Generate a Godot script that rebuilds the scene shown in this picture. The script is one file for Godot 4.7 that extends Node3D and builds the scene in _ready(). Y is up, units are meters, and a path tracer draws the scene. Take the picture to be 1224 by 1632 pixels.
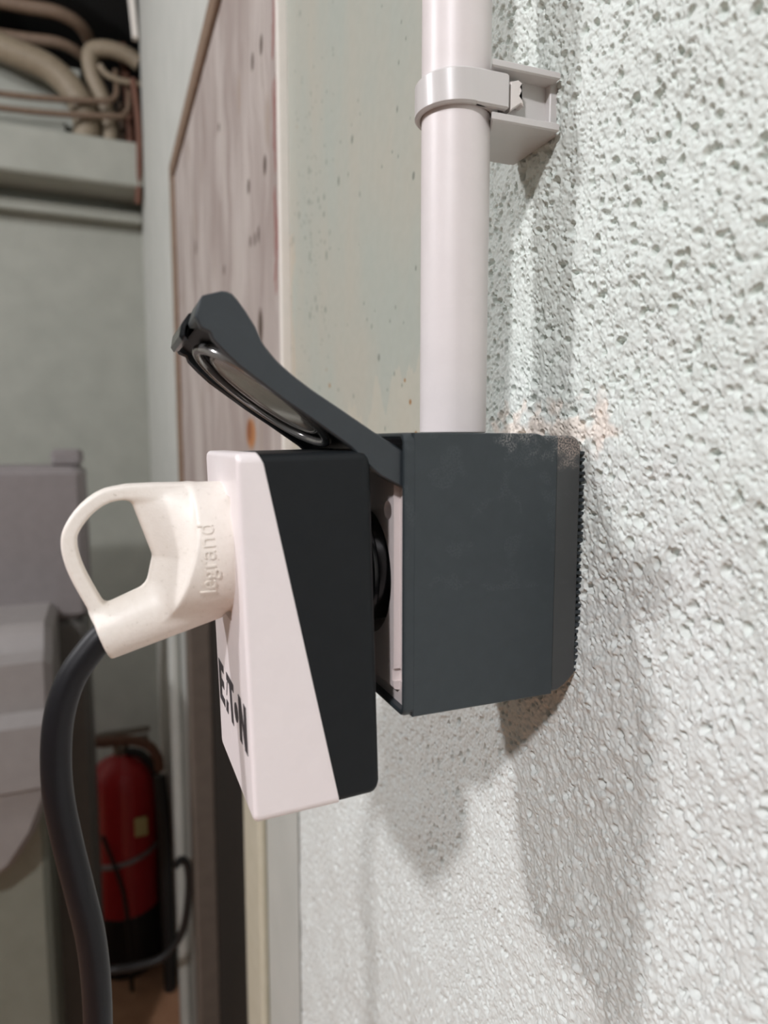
extends Node3D
# A surge protector plugged into a surface-mounted socket on a pitted, painted plaster wall.
# Wall plane x = WX, the room lies at x < WX, -z runs away along the wall, y = 0 is the camera height.

const WX := 0.1285
const FLOOR := -1.4
const CEIL := 1.34

# ------------------------------------------------------------------ mesh collector
class Soup:
	var v := PackedVector3Array()
	func tri(a: Vector3, b: Vector3, c: Vector3) -> void:
		v.append(a); v.append(b); v.append(c)
	func quad(a: Vector3, b: Vector3, c: Vector3, d: Vector3) -> void:
		tri(a, b, c); tri(a, c, d)
	func fix(start: int) -> void:        # turn a closed shape so that its faces look outwards
		var vol := 0.0
		var o := v[start]
		for i in range(start, v.size(), 3):
			vol += (v[i] - o).dot((v[i + 1] - o).cross(v[i + 2] - o))
		if vol < 0.0:
			for i in range(start, v.size(), 3):
				var t := v[i + 1]; v[i + 1] = v[i + 2]; v[i + 2] = t
	func loft(rings: Array, cap0 := true, cap1 := true) -> void:
		var s := v.size()
		for k in rings.size() - 1:
			var a: PackedVector3Array = rings[k]
			var b: PackedVector3Array = rings[k + 1]
			var n := a.size()
			for i in n:
				var j := (i + 1) % n
				quad(a[i], a[j], b[j], b[i])
		if cap0: fan(rings[0], true)
		if cap1: fan(rings[-1], false)
		fix(s)
	func fan(r: PackedVector3Array, flip: bool) -> void:
		var c := Vector3.ZERO
		for p in r: c += p
		c /= r.size()
		for i in r.size():
			var j := (i + 1) % r.size()
			if flip: tri(c, r[j], r[i])
			else: tri(c, r[i], r[j])
	func box(lo: Vector3, hi: Vector3, r := 0.0) -> void:      # chamfered box
		var b: float = min(r, min(hi.x - lo.x, min(hi.y - lo.y, hi.z - lo.z)) * 0.45)
		var rings := []
		var st := [[lo.y, b], [lo.y + b, 0.0], [hi.y - b, 0.0], [hi.y, b]] if b > 0.0 else [[lo.y, 0.0], [hi.y, 0.0]]
		for q in st:
			var i: float = q[1]
			var y: float = q[0]
			var ring := PackedVector3Array()
			var x0 := lo.x + i; var x1 := hi.x - i; var z0 := lo.z + i; var z1 := hi.z - i
			if b > 0.0:
				for p in [[x0 + b, z0], [x1 - b, z0], [x1, z0 + b], [x1, z1 - b], [x1 - b, z1], [x0 + b, z1], [x0, z1 - b], [x0, z0 + b]]:
					ring.append(Vector3(p[0], y, p[1]))
			else:
				for p in [[x0, z0], [x1, z0], [x1, z1], [x0, z1]]:
					ring.append(Vector3(p[0], y, p[1]))
			rings.append(ring)
		loft(rings)
	func prism(poly: PackedVector2Array, z0: float, z1: float, bev := 0.0) -> void:   # xy outline extruded along z, edges chamfered
		var s := v.size()
		if Geometry2D.is_polygon_clockwise(poly):
			poly = poly.duplicate(); poly.reverse()
		var n := poly.size()
		var ins := PackedVector2Array()
		for i in n:
			var a := (poly[i] - poly[(i + n - 1) % n]).normalized()
			var b := (poly[(i + 1) % n] - poly[i]).normalized()
			var na := Vector2(-a.y, a.x); var nb := Vector2(-b.y, b.x)
			var m := (na + nb).normalized()
			ins.append(poly[i] + m * bev / max(0.4, m.dot(na)))
		var zs := [[z0, ins], [z0 + bev, poly], [z1 - bev, poly], [z1, ins]] if bev > 0.0 else [[z0, poly], [z1, poly]]
		for k in zs.size() - 1:
			for i in n:
				var j := (i + 1) % n
				var A: PackedVector2Array = zs[k][1]; var B: PackedVector2Array = zs[k + 1][1]
				var za: float = zs[k][0]; var zb: float = zs[k + 1][0]
				quad(Vector3(A[i].x, A[i].y, za), Vector3(A[j].x, A[j].y, za), Vector3(B[j].x, B[j].y, zb), Vector3(B[i].x, B[i].y, zb))
		var P: PackedVector2Array = zs[0][1]
		var t := Geometry2D.triangulate_polygon(P)
		for i in range(0, t.size(), 3):
			var a := P[t[i]]; var b := P[t[i + 1]]; var c := P[t[i + 2]]
			if (b - a).cross(c - a) < 0.0:
				var q := b; b = c; c = q
			tri(Vector3(a.x, a.y, z0), Vector3(c.x, c.y, z0), Vector3(b.x, b.y, z0))
			tri(Vector3(a.x, a.y, z1), Vector3(b.x, b.y, z1), Vector3(c.x, c.y, z1))
		fix(s)
	func prism_y(poly: PackedVector2Array, y0: float, y1: float, bev := 0.0) -> void:    # xz outline extruded along y
		var s := v.size()
		prism(poly, y0, y1, bev)
		for i in range(s, v.size()): v[i] = Vector3(v[i].x, v[i].z, v[i].y)
		fix(s)
	func tube(path: Array, rad, sides := 16) -> void:
		var rings := []
		var up := Vector3(0.0, 0.0, 1.0)
		for i in path.size():
			var p: Vector3 = path[i]
			var d: Vector3 = (path[min(i + 1, path.size() - 1)] - path[max(i - 1, 0)]).normalized()
			if i == 0 and absf(d.dot(up)) > 0.9: up = Vector3(1, 0, 0)
			up = (up - d * up.dot(d)).normalized()
			var w := d.cross(up)
			var r: float = rad[i] if rad is Array else rad
			var ring := PackedVector3Array()
			for k in sides:
				var a := TAU * k / sides
				ring.append(p + (up * cos(a) + w * sin(a)) * r)
			rings.append(ring)
		loft(rings)
	func lathe(c: Vector3, axis: Vector3, prof: Array, sides := 48) -> void:      # prof: [along, radius]; closed by end discs
		var rings := []
		var u := axis.cross(Vector3(0, 0, 1)) if absf(axis.z) < 0.9 else axis.cross(Vector3(1, 0, 0))
		u = u.normalized()
		var w := axis.cross(u)
		for q in prof:
			var ring := PackedVector3Array()
			for k in sides:
				var a := TAU * k / sides
				ring.append(c + axis * q[0] + (u * cos(a) + w * sin(a)) * max(q[1], 1e-5))
			rings.append(ring)
		loft(rings)
	func torus(c: Vector3, ax: Vector3, ru: Vector3, rv: Vector3, r: float, n := 64, m := 12) -> void:
		var s := v.size()
		for i in n:
			for k in m:
				var q := []
				for e in [[i, k], [i + 1, k], [i + 1, k + 1], [i, k + 1]]:
					var a: float = TAU * e[0] / n
					var b: float = TAU * e[1] / m
					var o: Vector3 = ru * cos(a) + rv * sin(a)
					q.append(c + o + (o.normalized() * cos(b) + ax * sin(b)) * r)
				quad(q[0], q[1], q[2], q[3])
		fix(s)

# ------------------------------------------------------------------ node helpers
func numbered(called: String) -> String:
	if not has_node(NodePath(called)): return called
	var k := 1
	while has_node(NodePath("%s_%03d" % [called, k])): k += 1
	return "%s_%03d" % [called, k]

func thing(called: String, label: String, category: String, at: Vector3, group := "") -> Node3D:
	var o := Node3D.new(); o.name = numbered(called); add_child(o); o.position = at
	o.set_meta("label", label); o.set_meta("category", category)
	if group: o.set_meta("group", group)
	return o

func setting(called: String, at := Vector3.ZERO) -> Node3D:
	var o := Node3D.new(); o.name = called; add_child(o); o.position = at
	o.set_meta("kind", "structure")
	return o

func origin(n: Node) -> Vector3:
	var p := Vector3.ZERO
	while n != self:
		p += (n as Node3D).position
		n = n.get_parent()
	return p

# one named mesh with normals that break at creases; uv is an optional function of the scene position
func obj(called: String, s: Soup, m: Material, parent: Node, crease := 38.0, uv = null) -> MeshInstance3D:
	var n := s.v.size()
	var fn := PackedVector3Array(); fn.resize(n / 3)
	var at := {}
	for f in n / 3:
		fn[f] = (s.v[f * 3 + 1] - s.v[f * 3]).cross(s.v[f * 3 + 2] - s.v[f * 3])
		for k in 3:
			var key := Vector3i((s.v[f * 3 + k] * 2e6).round())
			if at.has(key): at[key].append(f)
			else: at[key] = [f]
	var P := PackedVector3Array(); var N := PackedVector3Array(); var U := PackedVector2Array()
	var cc := cos(deg_to_rad(crease))
	var o := origin(parent)
	for f in n / 3:
		var fu := fn[f].normalized()
		if fu == Vector3.ZERO: continue
		for k in [0, 2, 1]:
			var p := s.v[f * 3 + k]
			var sum := Vector3.ZERO
			for g in at[Vector3i((p * 2e6).round())]:
				if fn[g].normalized().dot(fu) >= cc: sum += fn[g]
			P.append(p - o); N.append(sum.normalized() if sum.length() > 0.0 else fu)
			if uv: U.append(uv.call(p))
	var a := []; a.resize(Mesh.ARRAY_MAX)
	a[Mesh.ARRAY_VERTEX] = P; a[Mesh.ARRAY_NORMAL] = N
	if uv: a[Mesh.ARRAY_TEX_UV] = U
	var am := ArrayMesh.new(); am.add_surface_from_arrays(Mesh.PRIMITIVE_TRIANGLES, a)
	am.surface_set_material(0, m)
	return put(called, am, parent)

func put(called: String, am: Mesh, parent: Node) -> MeshInstance3D:
	var i := MeshInstance3D.new(); i.name = called; i.mesh = am
	parent.add_child(i, true)
	return i

func arc(pts: Array, steps := 6) -> Array:       # smooth curve through points
	var c := []
	for i in pts.size() - 1:
		var p0: Vector3 = pts[max(i - 1, 0)]; var p1: Vector3 = pts[i]
		var p2: Vector3 = pts[i + 1]; var p3: Vector3 = pts[min(i + 2, pts.size() - 1)]
		for k in steps:
			c.append(p1.cubic_interpolate(p2, p0, p3, float(k) / steps))
	c.append(pts[-1])
	return c

func rrect(cy: float, cz: float, hy: float, hz: float, r: float, n := 5) -> PackedVector2Array:   # (y, z) outline
	var o := PackedVector2Array()
	for q in [[1, 1, 0.0], [-1, 1, 90.0], [-1, -1, 180.0], [1, -1, 270.0]]:
		for k in n + 1:
			var a := deg_to_rad(q[2] + 90.0 * k / n)
			o.append(Vector2(cy + q[0] * (hy - r) + cos(a) * r, cz + q[1] * (hz - r) + sin(a) * r))
	return o

func ringx(o: PackedVector2Array, fx) -> PackedVector3Array:
	var r := PackedVector3Array()
	for p in o:
		r.append(Vector3(fx.call(p.x) if fx is Callable else fx, p.x, p.y))
	return r

# ------------------------------------------------------------------ materials
func mat(c: Color, rough := 0.5, metal := 0.0, spec := 0.5) -> StandardMaterial3D:
	var m := StandardMaterial3D.new(); m.albedo_color = c; m.roughness = rough; m.metallic = metal; m.metallic_specular = spec
	return m

func c8(r: int, g: int, b: int) -> Color: return Color(r / 255.0, g / 255.0, b / 255.0)

func noise_tex(freq: float, seed_: int, lo: Color, hi: Color, size := 512, oct := 4) -> NoiseTexture2D:
	var f := FastNoiseLite.new(); f.seed = seed_; f.frequency = freq; f.fractal_octaves = oct
	var t := NoiseTexture2D.new(); t.noise = f; t.width = size; t.height = size; t.seamless = true
	var g := Gradient.new(); g.set_color(0, lo); g.set_color(1, hi); t.color_ramp = g
	return t

# mottled paint or plastic: a noise tint and a faint relief, mapped in the scene's own axes
func mottled(lo: Color, hi: Color, per_m: float, seed_: int, rough := 0.6, relief := 0.0, freq := 0.012) -> StandardMaterial3D:
	var m := mat(Color.WHITE, rough)
	m.albedo_texture = noise_tex(freq, seed_, lo, hi)
	m.uv1_triplanar = true; m.uv1_world_triplanar = true; m.uv1_scale = Vector3.ONE * per_m
	if relief > 0.0:
		m.heightmap_enabled = true; m.heightmap_scale = relief
		m.heightmap_texture = noise_tex(freq * 3.0, seed_ + 7, Color.BLACK, Color.WHITE)
	return m

var M := {}
func make_materials() -> void:
	M.white = mottled(c8(240, 231, 230), c8(243, 234, 233), 14.0, 3, 0.38)
	M.insert = mat(c8(228, 217, 214), 0.34)
	M.black = mottled(c8(17, 21, 24), c8(20, 24, 27), 20.0, 4, 0.5); M.black.metallic_specular = 0.4
	M.gloss = mat(c8(20, 22, 24), 0.16)
	M.lid = mottled(c8(48, 54, 58), c8(52, 58, 62), 20.0, 6, 0.3)
	M.liner = mat(c8(18, 19, 21), 0.45)
	M.clear = mat(c8(206, 200, 190), 0.08, 0.5)
	M.bead = mat(c8(150, 148, 146), 0.12, 0.6)
	M.logo = mat(c8(46, 42, 46), 0.5)
	M.cream = mottled(c8(239, 231, 221), c8(244, 237, 228), 45.0, 8, 0.45, 0.004, 0.02)
	var dirt: Gradient = (M.cream.albedo_texture as NoiseTexture2D).color_ramp       # scuffs and grime specks on the cream plastic
	dirt.add_point(0.17, c8(239, 231, 221)); dirt.add_point(0.10, c8(205, 196, 183)); dirt.set_color(0, c8(168, 158, 144))
	M.emboss = mat(c8(241, 234, 224), 0.4)
	M.cord = mottled(c8(16, 15, 18), c8(20, 18, 22), 30.0, 9, 0.45); M.cord.metallic_specular = 0.4
	M.pipe = mottled(c8(223, 215, 213), c8(228, 220, 218), 12.0, 10, 0.42)
	M.clip = mat(c8(206, 202, 199), 0.3)
	M.tab = mat(c8(226, 219, 214), 0.5)
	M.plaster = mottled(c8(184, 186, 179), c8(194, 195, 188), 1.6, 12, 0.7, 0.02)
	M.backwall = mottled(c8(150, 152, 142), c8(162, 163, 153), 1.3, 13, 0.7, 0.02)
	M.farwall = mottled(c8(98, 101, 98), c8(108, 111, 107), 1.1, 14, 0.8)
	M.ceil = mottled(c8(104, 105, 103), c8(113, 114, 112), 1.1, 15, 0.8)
	M.floor = mottled(c8(172, 126, 96), c8(190, 144, 112), 2.3, 16, 0.55)
	M.casing = mottled(c8(196, 190, 168), c8(206, 200, 180), 6.0, 17, 0.5)
	M.lath = mottled(c8(112, 92, 74), c8(136, 112, 92), 9.0, 18, 0.6)
	M.whitepaint = mottled(c8(222, 217, 208), c8(228, 223, 214), 9.0, 19, 0.5)
	M.jamb = mottled(c8(96, 87, 78), c8(108, 98, 88), 5.0, 30, 0.6)
	M.dark = mottled(c8(36, 34, 31), c8(43, 41, 37), 3.0, 20, 0.5)
	M.void = mottled(c8(28, 25, 22), c8(36, 32, 28), 3.0, 21, 0.9)
	M.oldpipe = mottled(c8(128, 116, 97), c8(146, 133, 112), 9.0, 22, 0.55)
	M.brownpipe = mottled(c8(104, 86, 70), c8(124, 104, 86), 9.0, 23, 0.6)
	M.rust = mottled(c8(92, 60, 46), c8(120, 82, 64), 14.0, 24, 0.7)
	M.grey = mottled(c8(128, 122, 121), c8(134, 128, 127), 5.0, 25, 0.5)
	M.greylight = mottled(c8(142, 137, 134), c8(148, 143, 140), 5.0, 26, 0.45)
	M.sage = mottled(c8(132, 136, 124), c8(140, 144, 132), 3.0, 27, 0.5)
	M.darkgrey = mottled(c8(90, 88, 84), c8(97, 95, 91), 3.0, 28, 0.5)
	M.red = mat(c8(182, 40, 44), 0.3)
	M.hose = mat(c8(30, 28, 27), 0.5)
	M.band = mat(c8(150, 140, 140), 0.4, 0.3)
	M.tag = mat(c8(206, 190, 130), 0.6)
	M.steel = mat(c8(120, 112, 104), 0.4, 0.6)

# ------------------------------------------------------------------ the pitted plaster
func axis_steps(stops: Array) -> PackedFloat32Array:     # [from, to, step] runs joined
	var o := PackedFloat32Array()
	for q in stops:
		var n := int(round((q[1] - q[0]) / q[2]))
		for i in n: o.append(q[0] + (q[1] - q[0]) * i / n)
	o.append(stops[-1][1])
	return o

func stucco(parent: Node) -> void:
	var q := 1.0
	var ys := axis_steps([[-0.52, -0.24, 0.0010 * q], [-0.24, 0.19, 0.00039 * q], [0.19, 0.26, 0.001 * q]])
	var zs := axis_steps([[-0.483, -0.27, 0.0010 * q], [-0.27, -0.085, 0.00038 * q], [-0.085, -0.04, 0.0009 * q]])
	var nz := zs.size(); var ny := ys.size()
	var H := PackedFloat32Array(); H.resize(ny * nz)
	var big := FastNoiseLite.new(); big.seed = 5; big.frequency = 14.0; big.fractal_octaves = 2
	var mid := FastNoiseLite.new(); mid.seed = 8; mid.frequency = 190.0; mid.fractal_octaves = 2
	var fine := FastNoiseLite.new(); fine.seed = 11; fine.frequency = 620.0; fine.fractal_octaves = 2
	var kind := FastNoiseLite.new(); kind.seed = 21; kind.frequency = 9.0
	for i in ny:
		var y := ys[i]
		for j in nz:
			var z := zs[j]
			H[i * nz + j] = big.get_noise_2d(y, z) * 0.0016 + mid.get_noise_2d(y * 0.8, z) * 0.00048 + fine.get_noise_2d(y, z) * 0.00030
	var rng := RandomNumberGenerator.new(); rng.seed = 77
	for n in 100000:
		var y := rng.randf_range(-0.52, 0.26)
		var z := rng.randf_range(-0.483, -0.04)
		var low := clampf((-0.045 - y) / 0.05 + kind.get_noise_2d(y, z) * 1.2, 0.0, 1.0) - clampf((z + 0.135) / 0.03, 0.0, 0.65) - clampf((-0.195 - z) / 0.02, 0.0, 0.55)   # pebbly below the box, pitted above: the lamps' shading put into the relief
		var t := rng.randf()
		var R := 0.00031 + 0.00038 * t + 0.0009 * pow(t, 12.0)
		var d := R * rng.randf_range(0.8, 1.45)
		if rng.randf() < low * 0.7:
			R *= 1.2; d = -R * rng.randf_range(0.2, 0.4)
		var el := rng.randf_range(0.75, 1.35)
		var ang := rng.randf() * PI
		var ca := cos(ang) / R; var sa := sin(ang) / R
		var reach := R * 1.75
		var i0 := ys.bsearch(y - reach); var i1 := mini(ys.bsearch(y + reach), ny - 1)
		var j0 := zs.bsearch(z - reach); var j1 := mini(zs.bsearch(z + reach), nz - 1)
		for i in range(i0, i1 + 1):
			for j in range(j0, j1 + 1):
				var dy := ys[i] - y; var dz := zs[j] - z
				var u := (dy * ca + dz * sa) * el
				var w := (dz * ca - dy * sa) / el
				var r2 := u * u + w * w
				if r2 < 1.0:
					var f := 1.0 - r2 * r2
					H[i * nz + j] -= d * f
				elif r2 < 2.2 and d > 0.0:
					H[i * nz + j] += d * 0.09 * (1.0 - absf(r2 - 1.5) / 0.7) if absf(r2 - 1.5) < 0.7 else 0.0
	var P := PackedVector3Array(); var N := PackedVector3Array(); var C := PackedColorArray()
	P.resize(ny * nz); N.resize(ny * nz); C.resize(ny * nz)
	var up_c := c8(217, 223, 217).srgb_to_linear()
	var low_c := c8(218, 221, 217).srgb_to_linear()
	var dust_c := c8(230, 217, 205).srgb_to_linear()
	for i in ny:
		var im := maxi(i - 1, 0); var ip := mini(i + 1, ny - 1)
		var idy := 1.0 / (ys[ip] - ys[im])
		var y := ys[i]
		for j in nz:
			var jm := maxi(j - 1, 0); var jp := mini(j + 1, nz - 1)
			var k := i * nz + j
			var z := zs[j]
			P[k] = Vector3(WX - H[k], y, z)
			N[k] = Vector3(-1.0, -(H[ip * nz + j] - H[im * nz + j]) * idy, -(H[i * nz + jp] - H[i * nz + jm]) / (zs[jp] - zs[jm])).normalized()
			var kn := kind.get_noise_2d(y * 3.0 + 5.0, z * 3.0)
			var c := up_c.lerp(low_c, clampf((0.02 - y) / 0.08 + kn * 0.6, 0.0, 1.0))
			if y > -0.03 and y < 0.03 and z > -0.25 and z < -0.12:          # drilling dust caught round the top of the box
				var s := 1.0 - absf(y - 0.004) / 0.010 - maxf(0.0, absf(z + 0.178) - 0.026) / 0.010 + mid.get_noise_2d(y * 0.6, z * 0.6) * 0.9
				if s > 0.25: c = c.lerp(dust_c, clampf((s - 0.25) * 1.4, 0.0, 0.8))
			C[k] = c
	var I := PackedInt32Array()
	for i in ny - 1:
		for j in nz - 1:
			if ys[i] > -0.05 and zs[j + 1] < -0.245: continue            # under the smooth painted strip
			var k := i * nz + j
			I.append_array([k, k + nz, k + 1, k + 1, k + nz, k + nz + 1])
	var a := []; a.resize(Mesh.ARRAY_MAX)
	a[Mesh.ARRAY_VERTEX] = P; a[Mesh.ARRAY_NORMAL] = N; a[Mesh.ARRAY_COLOR] = C; a[Mesh.ARRAY_INDEX] = I
	var am := ArrayMesh.new(); am.add_surface_from_arrays(Mesh.PRIMITIVE_TRIANGLES, a)
	var m := mat(Color.WHITE, 0.62); m.vertex_color_use_as_albedo = true
	am.surface_set_material(0, m)
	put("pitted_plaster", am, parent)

# ------------------------------------------------------------------ computed pictures: print, stains, grain
func strip_texture() -> ImageTexture:        # smooth sage paint: z -0.483..-0.235, y -0.06..0.40
	var W := 620; var Hh := 1150
	var im := Image.create(W, Hh, false, Image.FORMAT_RGB8)
	var f := FastNoiseLite.new(); f.seed = 31; f.frequency = 0.006; f.fractal_octaves = 4
	var g := FastNoiseLite.new(); g.seed = 32; g.frequency = 0.05
	for y in Hh:
		for x in W:
			var n := f.get_noise_2d(x, y * 0.45)
			var c := Color(0.66, 0.68, 0.64).lerp(Color(0.685, 0.68, 0.63), clampf(0.5 + n * 1.1, 0.0, 1.0))
			var e := f.get_noise_2d(x * 2.0 + 300.0, y * 0.9) * 26.0
			if x < 30.0 + e and y > 640 and y < 1010: c = c.lerp(Color(0.74, 0.68, 0.60), 0.5)     # old glue along the edge
			if y > 930.0 + g.get_noise_2d(x * 0.3, 0) * 60.0 + (470.0 - x) * 0.3 and x > 250: c = c.lerp(Color(0.76, 0.73, 0.66), 0.4)
			var k := g.get_noise_2d(x, y) * 0.012
			im.set_pixel(x, y, Color(c.r + k, c.g + k, c.b + k))
	var rng := RandomNumberGenerator.new(); rng.seed = 4
	for i in 250:
		var cx := rng.randi_range(6, W - 8); var cy := rng.randi_range(6, Hh - 8)
		if i > 150:
			cx = int(clampf(rng.randfn(130.0, 60.0), 6, W - 8)); cy = int(clampf(rng.randfn(650.0, 110.0), 6, Hh - 8))
		var r := rng.randf_range(1.2, 2.7) + (2.4 if rng.randf() < 0.1 else 0.0)
		blot(im, cx, cy, r, r * rng.randf_range(1.0, 1.9), Color(0.42, 0.44, 0.40), 0.75)
	for q in [[225, 915, 5.0], [515, 955, 4.0], [530, 990, 4.0], [500, 930, 3.0], [210, 890, 2.5], [60, 480, 2.5]]:
		blot(im, q[0], q[1], q[2], q[2] * 0.9, Color(0.58, 0.40, 0.22), 0.9)
	for i in 60:                                                      # a scuffed scratch
		var t := i / 60.0
		if rng.randf() < 0.6:
			blot(im, int(90 + 120 * t + rng.randf_range(-4, 4)), int(580 + 260 * t + rng.randf_range(-6, 6)), 1.3, 3.0, Color(0.46, 0.47, 0.43), 0.6)
	return ImageTexture.create_from_image(im)

func blot(im: Image, cx: int, cy: int, rx: float, ry: float, c: Color, a: float) -> void:
	for y in range(maxi(0, int(cy - ry - 1)), mini(im.get_height(), int(cy + ry + 2))):
		for x in range(maxi(0, int(cx - rx - 1)), mini(im.get_width(), int(cx + rx + 2))):
			var d := Vector2((x - cx) / rx, (y - cy) / ry).length()
			if d < 1.0: im.set_pixel(x, y, im.get_pixel(x, y).lerp(c, a * minf(1.0, (1.0 - d) * 2.5)))

func board_texture() -> ImageTexture:       # whitewashed plywood: z -1.19 (left) .. -0.47 (right), y 0.43 (top) .. -0.15
	var W := 1000; var Hh := 800
	var im := Image.create(W, Hh, false, Image.FORMAT_RGB8)
	var f := FastNoiseLite.new(); f.seed = 41; f.frequency = 0.012; f.fractal_octaves = 4
	var g := FastNoiseLite.new(); g.seed = 42; g.frequency = 0.05; g.fractal_octaves = 2
	for y in Hh:
		for x in W:
			var wob := f.get_noise_2d(x * 0.5, y * 0.35) * 22.0
			var n := f.get_noise_2d((x + wob * 2.0) * 0.8, y * 0.16)
			var s := g.get_noise_2d((x + wob) * 1.6, y * 0.06)
			var c := Color(0.60, 0.55, 0.525).lerp(Color(0.71, 0.675, 0.65), clampf(0.5 + n * 1.5, 0.0, 1.0))
			if s > 0.2: c = c.lerp(Color(0.57, 0.51, 0.475), minf(0.45, (s - 0.2) * 1.5))
			im.set_pixel(x, y, c)
	var rng := RandomNumberGenerator.new(); rng.seed = 9
	for i in 14: blot(im, rng.randi_range(30, W - 30), rng.randi_range(30, Hh - 30), rng.randf_range(8, 20), rng.randf_range(20, 46), Color(0.60, 0.54, 0.49), 0.6)
	for q in [[900, 179, 8, 12], [855, 174, 8, 11], [908, 302, 8, 12], [821, 295, 8, 10], [825, 358, 6, 8], [850, 362, 6, 9], [870, 362, 6, 11], [872, 462, 14, 22], [622, 149, 8, 7], [637, 348, 8, 8], [338, 242, 12, 16]]:
		blot(im, q[0], q[1], q[2], q[3], Color(0.26, 0.2, 0.16), 0.9)
	blot(im, 806, 582, 34, 22, Color(0.66, 0.42, 0.22), 0.9)
	blot(im, 796, 578, 17, 16, Color(0.48, 0.26, 0.12), 0.8)
	# red pencil strokes down the near edge
	for q in [[968, 60, 950, 215], [950, 215, 972, 150], [962, 240, 950, 300], [950, 240, 956, 325], [946, 345, 968, 425], [968, 350, 946, 428], [950, 340, 950, 440]]:
		for i in 60:
			var t := i / 59.0
			if rng.randf() < 0.8: blot(im, int(lerpf(q[0], q[2], t) + rng.randf_range(-2, 2)), int(lerpf(q[1], q[3], t)), 5.0, 5.0, Color(0.56, 0.38, 0.36), 0.28)
	return ImageTexture.create_from_image(im)

func housing_texture() -> ImageTexture:      # anthracite plastic with plaster dust: x 0.069..0.131, y 0.004..-0.076
	var W := 500; var Hh := 640
	var im := Image.create(W, Hh, false, Image.FORMAT_RGB8)
	var f := FastNoiseLite.new(); f.seed = 51; f.frequency = 0.02; f.fractal_octaves = 3
	var g := FastNoiseLite.new(); g.seed = 52; g.frequency = 0.18; g.fractal_octaves = 2
	for y in Hh:
		for x in W:
			var c := Color(0.203, 0.232, 0.246)
			var n := f.get_noise_2d(x, y); var s := g.get_noise_2d(x, y)
			var k := n * 0.010 + s * 0.006
			c = Color(c.r + k, c.g + k, c.b + k)
			var dust := 0.62 - maxf(0.0, y - 26.0) / 60.0 - maxf(0.0, 270.0 - x) / 60.0 + n * 0.9      # powder lying along the top rear corner
			if dust > 0.1: c = c.lerp(Color(0.60, 0.585, 0.57), clampf((dust - 0.1) * 1.1, 0.0, 0.75) * clampf(0.35 + s * 2.6, 0.0, 1.0))
			var smear := f.get_noise_2d(x * 0.5 + 900.0, y * 0.5)
			if smear > 0.2 and y < 360: c = c.lerp(Color(0.44, 0.45, 0.46), clampf((smear - 0.2) * 0.9, 0.0, 0.15) * clampf(0.6 + s * 1.5, 0.0, 1.0))
			if x > 404:                                                  # the mounting base is greyer and dustier
				c = c.lerp(Color(0.30, 0.292, 0.285), 0.6)
				var d2 := 0.9 - maxf(0.0, y - 40.0) / 60.0 + n * 0.8
				if d2 > 0.1: c = c.lerp(Color(0.66, 0.60, 0.56), clampf((d2 - 0.1) * 1.2, 0.0, 0.8) * clampf(0.6 + s * 1.8, 0.0, 1.0))
			im.set_pixel(x, y, c)
	return ImageTexture.create_from_image(im)

# ------------------------------------------------------------------ the plug: a field of joined shapes, meshed as surface nets
const RING := [Vector2(0.0205, -0.0127), Vector2(0.0125, -0.0125), Vector2(0.0070, -0.0126), Vector2(0.0003, -0.0134), Vector2(-0.0047, -0.0168), Vector2(-0.0081, -0.0215), Vector2(-0.0089, -0.0251), Vector2(-0.0083, -0.0295), Vector2(-0.0066, -0.0345), Vector2(-0.0034, -0.0415), Vector2(-0.0018, -0.0445)]
var loop_path := PackedVector2Array()
func smin(a: float, b: float, k: float) -> float:
	var h := maxf(k - absf(a - b), 0.0) / k
	return minf(a, b) - h * h * k * 0.25
func smax(a: float, b: float, k: float) -> float: return -smin(-a, -b, k)

func plug_field(p: Vector3) -> float:
	var az := absf(p.z)
	# collar
	var du := p.x - 0.0302; var dv := p.y + 0.0282
	var u := du * 0.99961 + dv * 0.0279; var v := dv * 0.99961 - du * 0.0279
	var rad := sqrt(v * v + az * az)
	var edge := -0.0107 + 0.16 * v - 10.0 * (v - 0.004) * (v - 0.004)
	var collar := smax(smax(rad - 0.0177, edge - u, 0.0012), u - 0.0045, 0.0004)
	# finger grip tapering to a web beside the loop
	var xh := 0.0055 + 0.0053 * clampf((-0.0135 - p.y) / 0.016, -0.4, 1.0)
	if p.y < -0.0295: xh = 0.0108 - 0.0014 * clampf((-0.0295 - p.y) / 0.006, 0.0, 2.0)
	var xr := 0.0302 + edge
	var t := clampf((p.x - xh) / maxf(xr - xh, 0.003), 0.0, 1.0)
	var rim := sqrt(maxf(0.0177 * 0.0177 - v * v, 0.0))
	var h := lerpf(0.0030, maxf(rim - 0.0016, 0.0034), t * sqrt(t))
	var grip := smax(smax((az - h) * 0.6, (xh - p.x) * 0.9, 0.0012), smax(rad - 0.0177, u + 0.002, 0.0006), 0.0012)
	# cable outlet
	var w := Vector2(p.x + 0.0026, p.y + 0.0494)
	var al := w.x * 0.944 + w.y * 0.329
	var ac := w.y * 0.944 - w.x * 0.329
	var tr := 0.0070 + 0.05 * al
	var tub := smax(sqrt(ac * ac + az * az) - tr, maxf(-al, al - 0.030), 0.0008)
	# loop
	var d2 := 1.0
	var q := Vector2(p.x, p.y)
	for i in (loop_path.size() - 1 if p.x < 0.024 else 0):
		var a: Vector2 = loop_path[i]; var ab: Vector2 = loop_path[i + 1] - a
		var k := clampf((q - a).dot(ab) / ab.length_squared(), 0.0, 1.0)
		d2 = minf(d2, (q - a - ab * k).length())
	var ring := Vector2(maxf(d2 - 0.0008, 0.0), maxf(az - 0.0028, 0.0)).length() - 0.0010
	return smin(smin(smin(collar, grip, 0.0008), tub, 0.0018), ring, 0.0018)

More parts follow.
